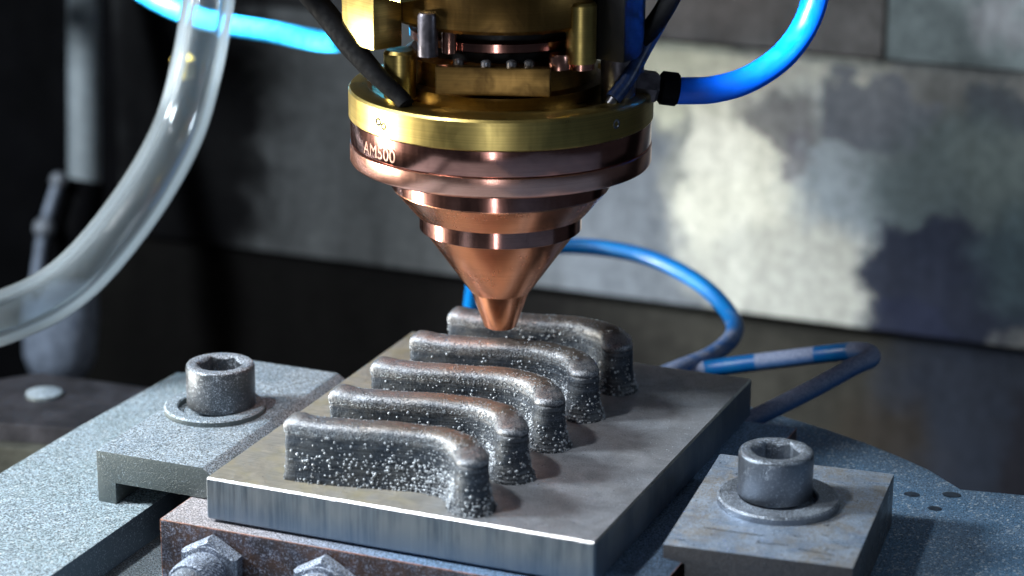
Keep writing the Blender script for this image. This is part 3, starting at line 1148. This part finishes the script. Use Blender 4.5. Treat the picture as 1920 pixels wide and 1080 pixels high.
gt = thing('grey_pipe', 'vertical grey pipe ending in a black valve with lever and cloudy bowl', 'pipe', (-15.4, 20.6, -6))
local(mesh_obj('pipe', tube([(-16.2, 22.6, 7.0), (-15.99, 22.09, 4.8), (-15.72, 21.44, 2.62), (-15.43, 20.81, .43), (-15.25, 20.38, -1.03)], .47, 8, 24), M['grey_tube'], smooth=60), gt)
local(mesh_obj('valve_body', lathe([(.5, 0), (.62, .1), (.66, 1.6), (.5, 2.2), (.5, 3.2)], 24, True, between((-15.25, 20.4, -.7), (-15.4, 19.6, -3.4))), M['rubber'], smooth=40), gt)
local(mesh_obj('bowl', lathe([(.5, 0), (1.02, .25), (1.08, 1.2), (1.0, 2.2), (.8, 2.7), (.35, 2.95)], 32, True, between((-15.45, 19.3, -3.35), (-15.3, 18.65, -6.2))), M['milk'], smooth=50), gt)
lv_ = [(-15.43, 19.36, -.48), (-15.65, 18.84, -1.75), (-15.68, 18.42, -2.93), (-15.71, 18.26, -3.36)]
local(mesh_obj('lever', tube(lv_, .16, 8, 12), M['milk'], smooth=60), gt)
for q, r in ((lv_[0], .24), (lv_[1], .30), (lv_[3], .28)):
    bm = bmesh.new()
    bmesh.ops.create_icosphere(bm, subdivisions=3, radius=r, matrix=Matrix.Translation(q))
    local(mesh_obj('knob', bm, M['white_ball'], smooth=180), gt)
for ch_ in gt.children:
    ch_.data.transform(Matrix.Translation(Vector((-18.7, 25.2, -5.0)) - Vector((-15.4, 20.1, -3.0))) @ Matrix.Translation((-15.4, 20.1, -3.0)) @ Matrix.Scale(1.1, 4) @ Matrix.Translation((15.4, -20.1, 3.0)))

# yellow things far left
b = lathe([(.28, 0), (.30, .1), (.30, .5), (.2, .58)], 20, True, Matrix.Translation((-9.9, 16.9, 3.4)))
tag(mesh_obj('indicator_cap', b, M['yellow'], smooth=30), 'small yellow cap seen through the clear hose', 'cap')
b = bmesh.new()
box(b, -21.6, -17.6, 20.6, 21.6, 4.95, 6.2, .1)
tag(mesh_obj('yellow_housing', b, M['yellow']), 'yellow housing cut off by the top left corner', 'housing')

# blue cables lying behind the plate
cb = thing('blue_cable', 'blue cable looping behind the nozzle and down to the plate', 'cable', (5.1, 12.0, -1.35))
c1 = [(.2, 12.6, -1.15), (-.05, 12.93, -1.1), (-.27, 13.58, -.73), (-.76, 15.26, -.2), (-.45, 16.56, -.08), (.78, 17.09, .02), (2.07, 17.08, .08), (3.24, 16.96, -.02), (4.57, 16.3, -.24), (5.6, 15.46, -.6), (6.07, 14.46, -.77), (5.99, 13.25, -.89), (5.54, 12.26, -.97), (5.0, 11.6, -1.1), (4.2, 11.0, -1.14)]
local(mesh_obj('cable_sheath', tube(c1, .205, 12, 24, attr=lambda f: 1.0 - .55 * max(0, min(1, (f - .5) / .3))), M['cable'], smooth=60), cb)
c2 = [(4.6, 11.5, -1.16), (5.13, 11.98, -1.16), (5.65, 12.34, -1.12), (6.09, 12.56, -1.03), (6.97, 12.55, -.78), (7.98, 12.5, -.5), (8.97, 12.44, -.22), (9.56, 12.28, -.04), (9.93, 12.0, .05),
      (10.03, 11.68, .03), (9.77, 11.34, -.06), (9.04, 10.68, -.47), (8.29, 10.12, -.87), (7.85, 9.85, -1.08), (7.45, 9.62, -1.16)]


def bare(f):
    v = 0.0
    for a, b in ((.17, .315), (.445, .55)):
        v = max(v, max(0, min(1, (f - a) / .015)) * max(0, min(1, (b - f) / .015)))
    return v


cb2 = thing('blue_cable', 'bent dusty blue cable with bare teal patches, right behind the plate corner', 'cable', (9, 11.5, -1.35))
local(mesh_obj('cable_sheath', tube(c2, .20, 12, 24, attr=bare), M['cable'], smooth=60), cb2)

# ------------------------------------------------------------------ bracket behind the left slab
br = thing('steel_bracket', 'blurred dull steel bracket with a round bolt, behind the left table slab', 'bracket', (-10, 9, -3))
b = bmesh.new()
prism(b, [(-14.5, 6.6), (-6.2, 8.35), (-3.5, 11.5), (-8.05, 11.09), (-10.9, 11.0), (-11.6, 10.15), (-14.5, 7.8)], -3.45, -3.0, .05)
local(mesh_obj('bracket_plate', b, M['bracket']), br)
b = bmesh.new()
prism(b, [(-14.6, 6.2), (-6.1, 8.0), (-3.5, 11.0), (-8.05, 10.9), (-11.6, 9.9), (-14.6, 7.4)], -4.4, -3.46, .05)
local(mesh_obj('bracket_block', b, M['bracket_edge']), br)
b = bmesh.new()
box(b, -16, -4, 4.2, 9.0, -6.4, -4.41, .05)
local(mesh_obj('bracket_base', b, M['bracket']), br)
local(mesh_obj('bolt', lathe([(.46, -3.0), (.44, -2.93), (.28, -2.88), (.1, -2.86)], 24, True, Matrix.Translation((-9.92, 9.65, 0))), M['clamp'], smooth=50), br)
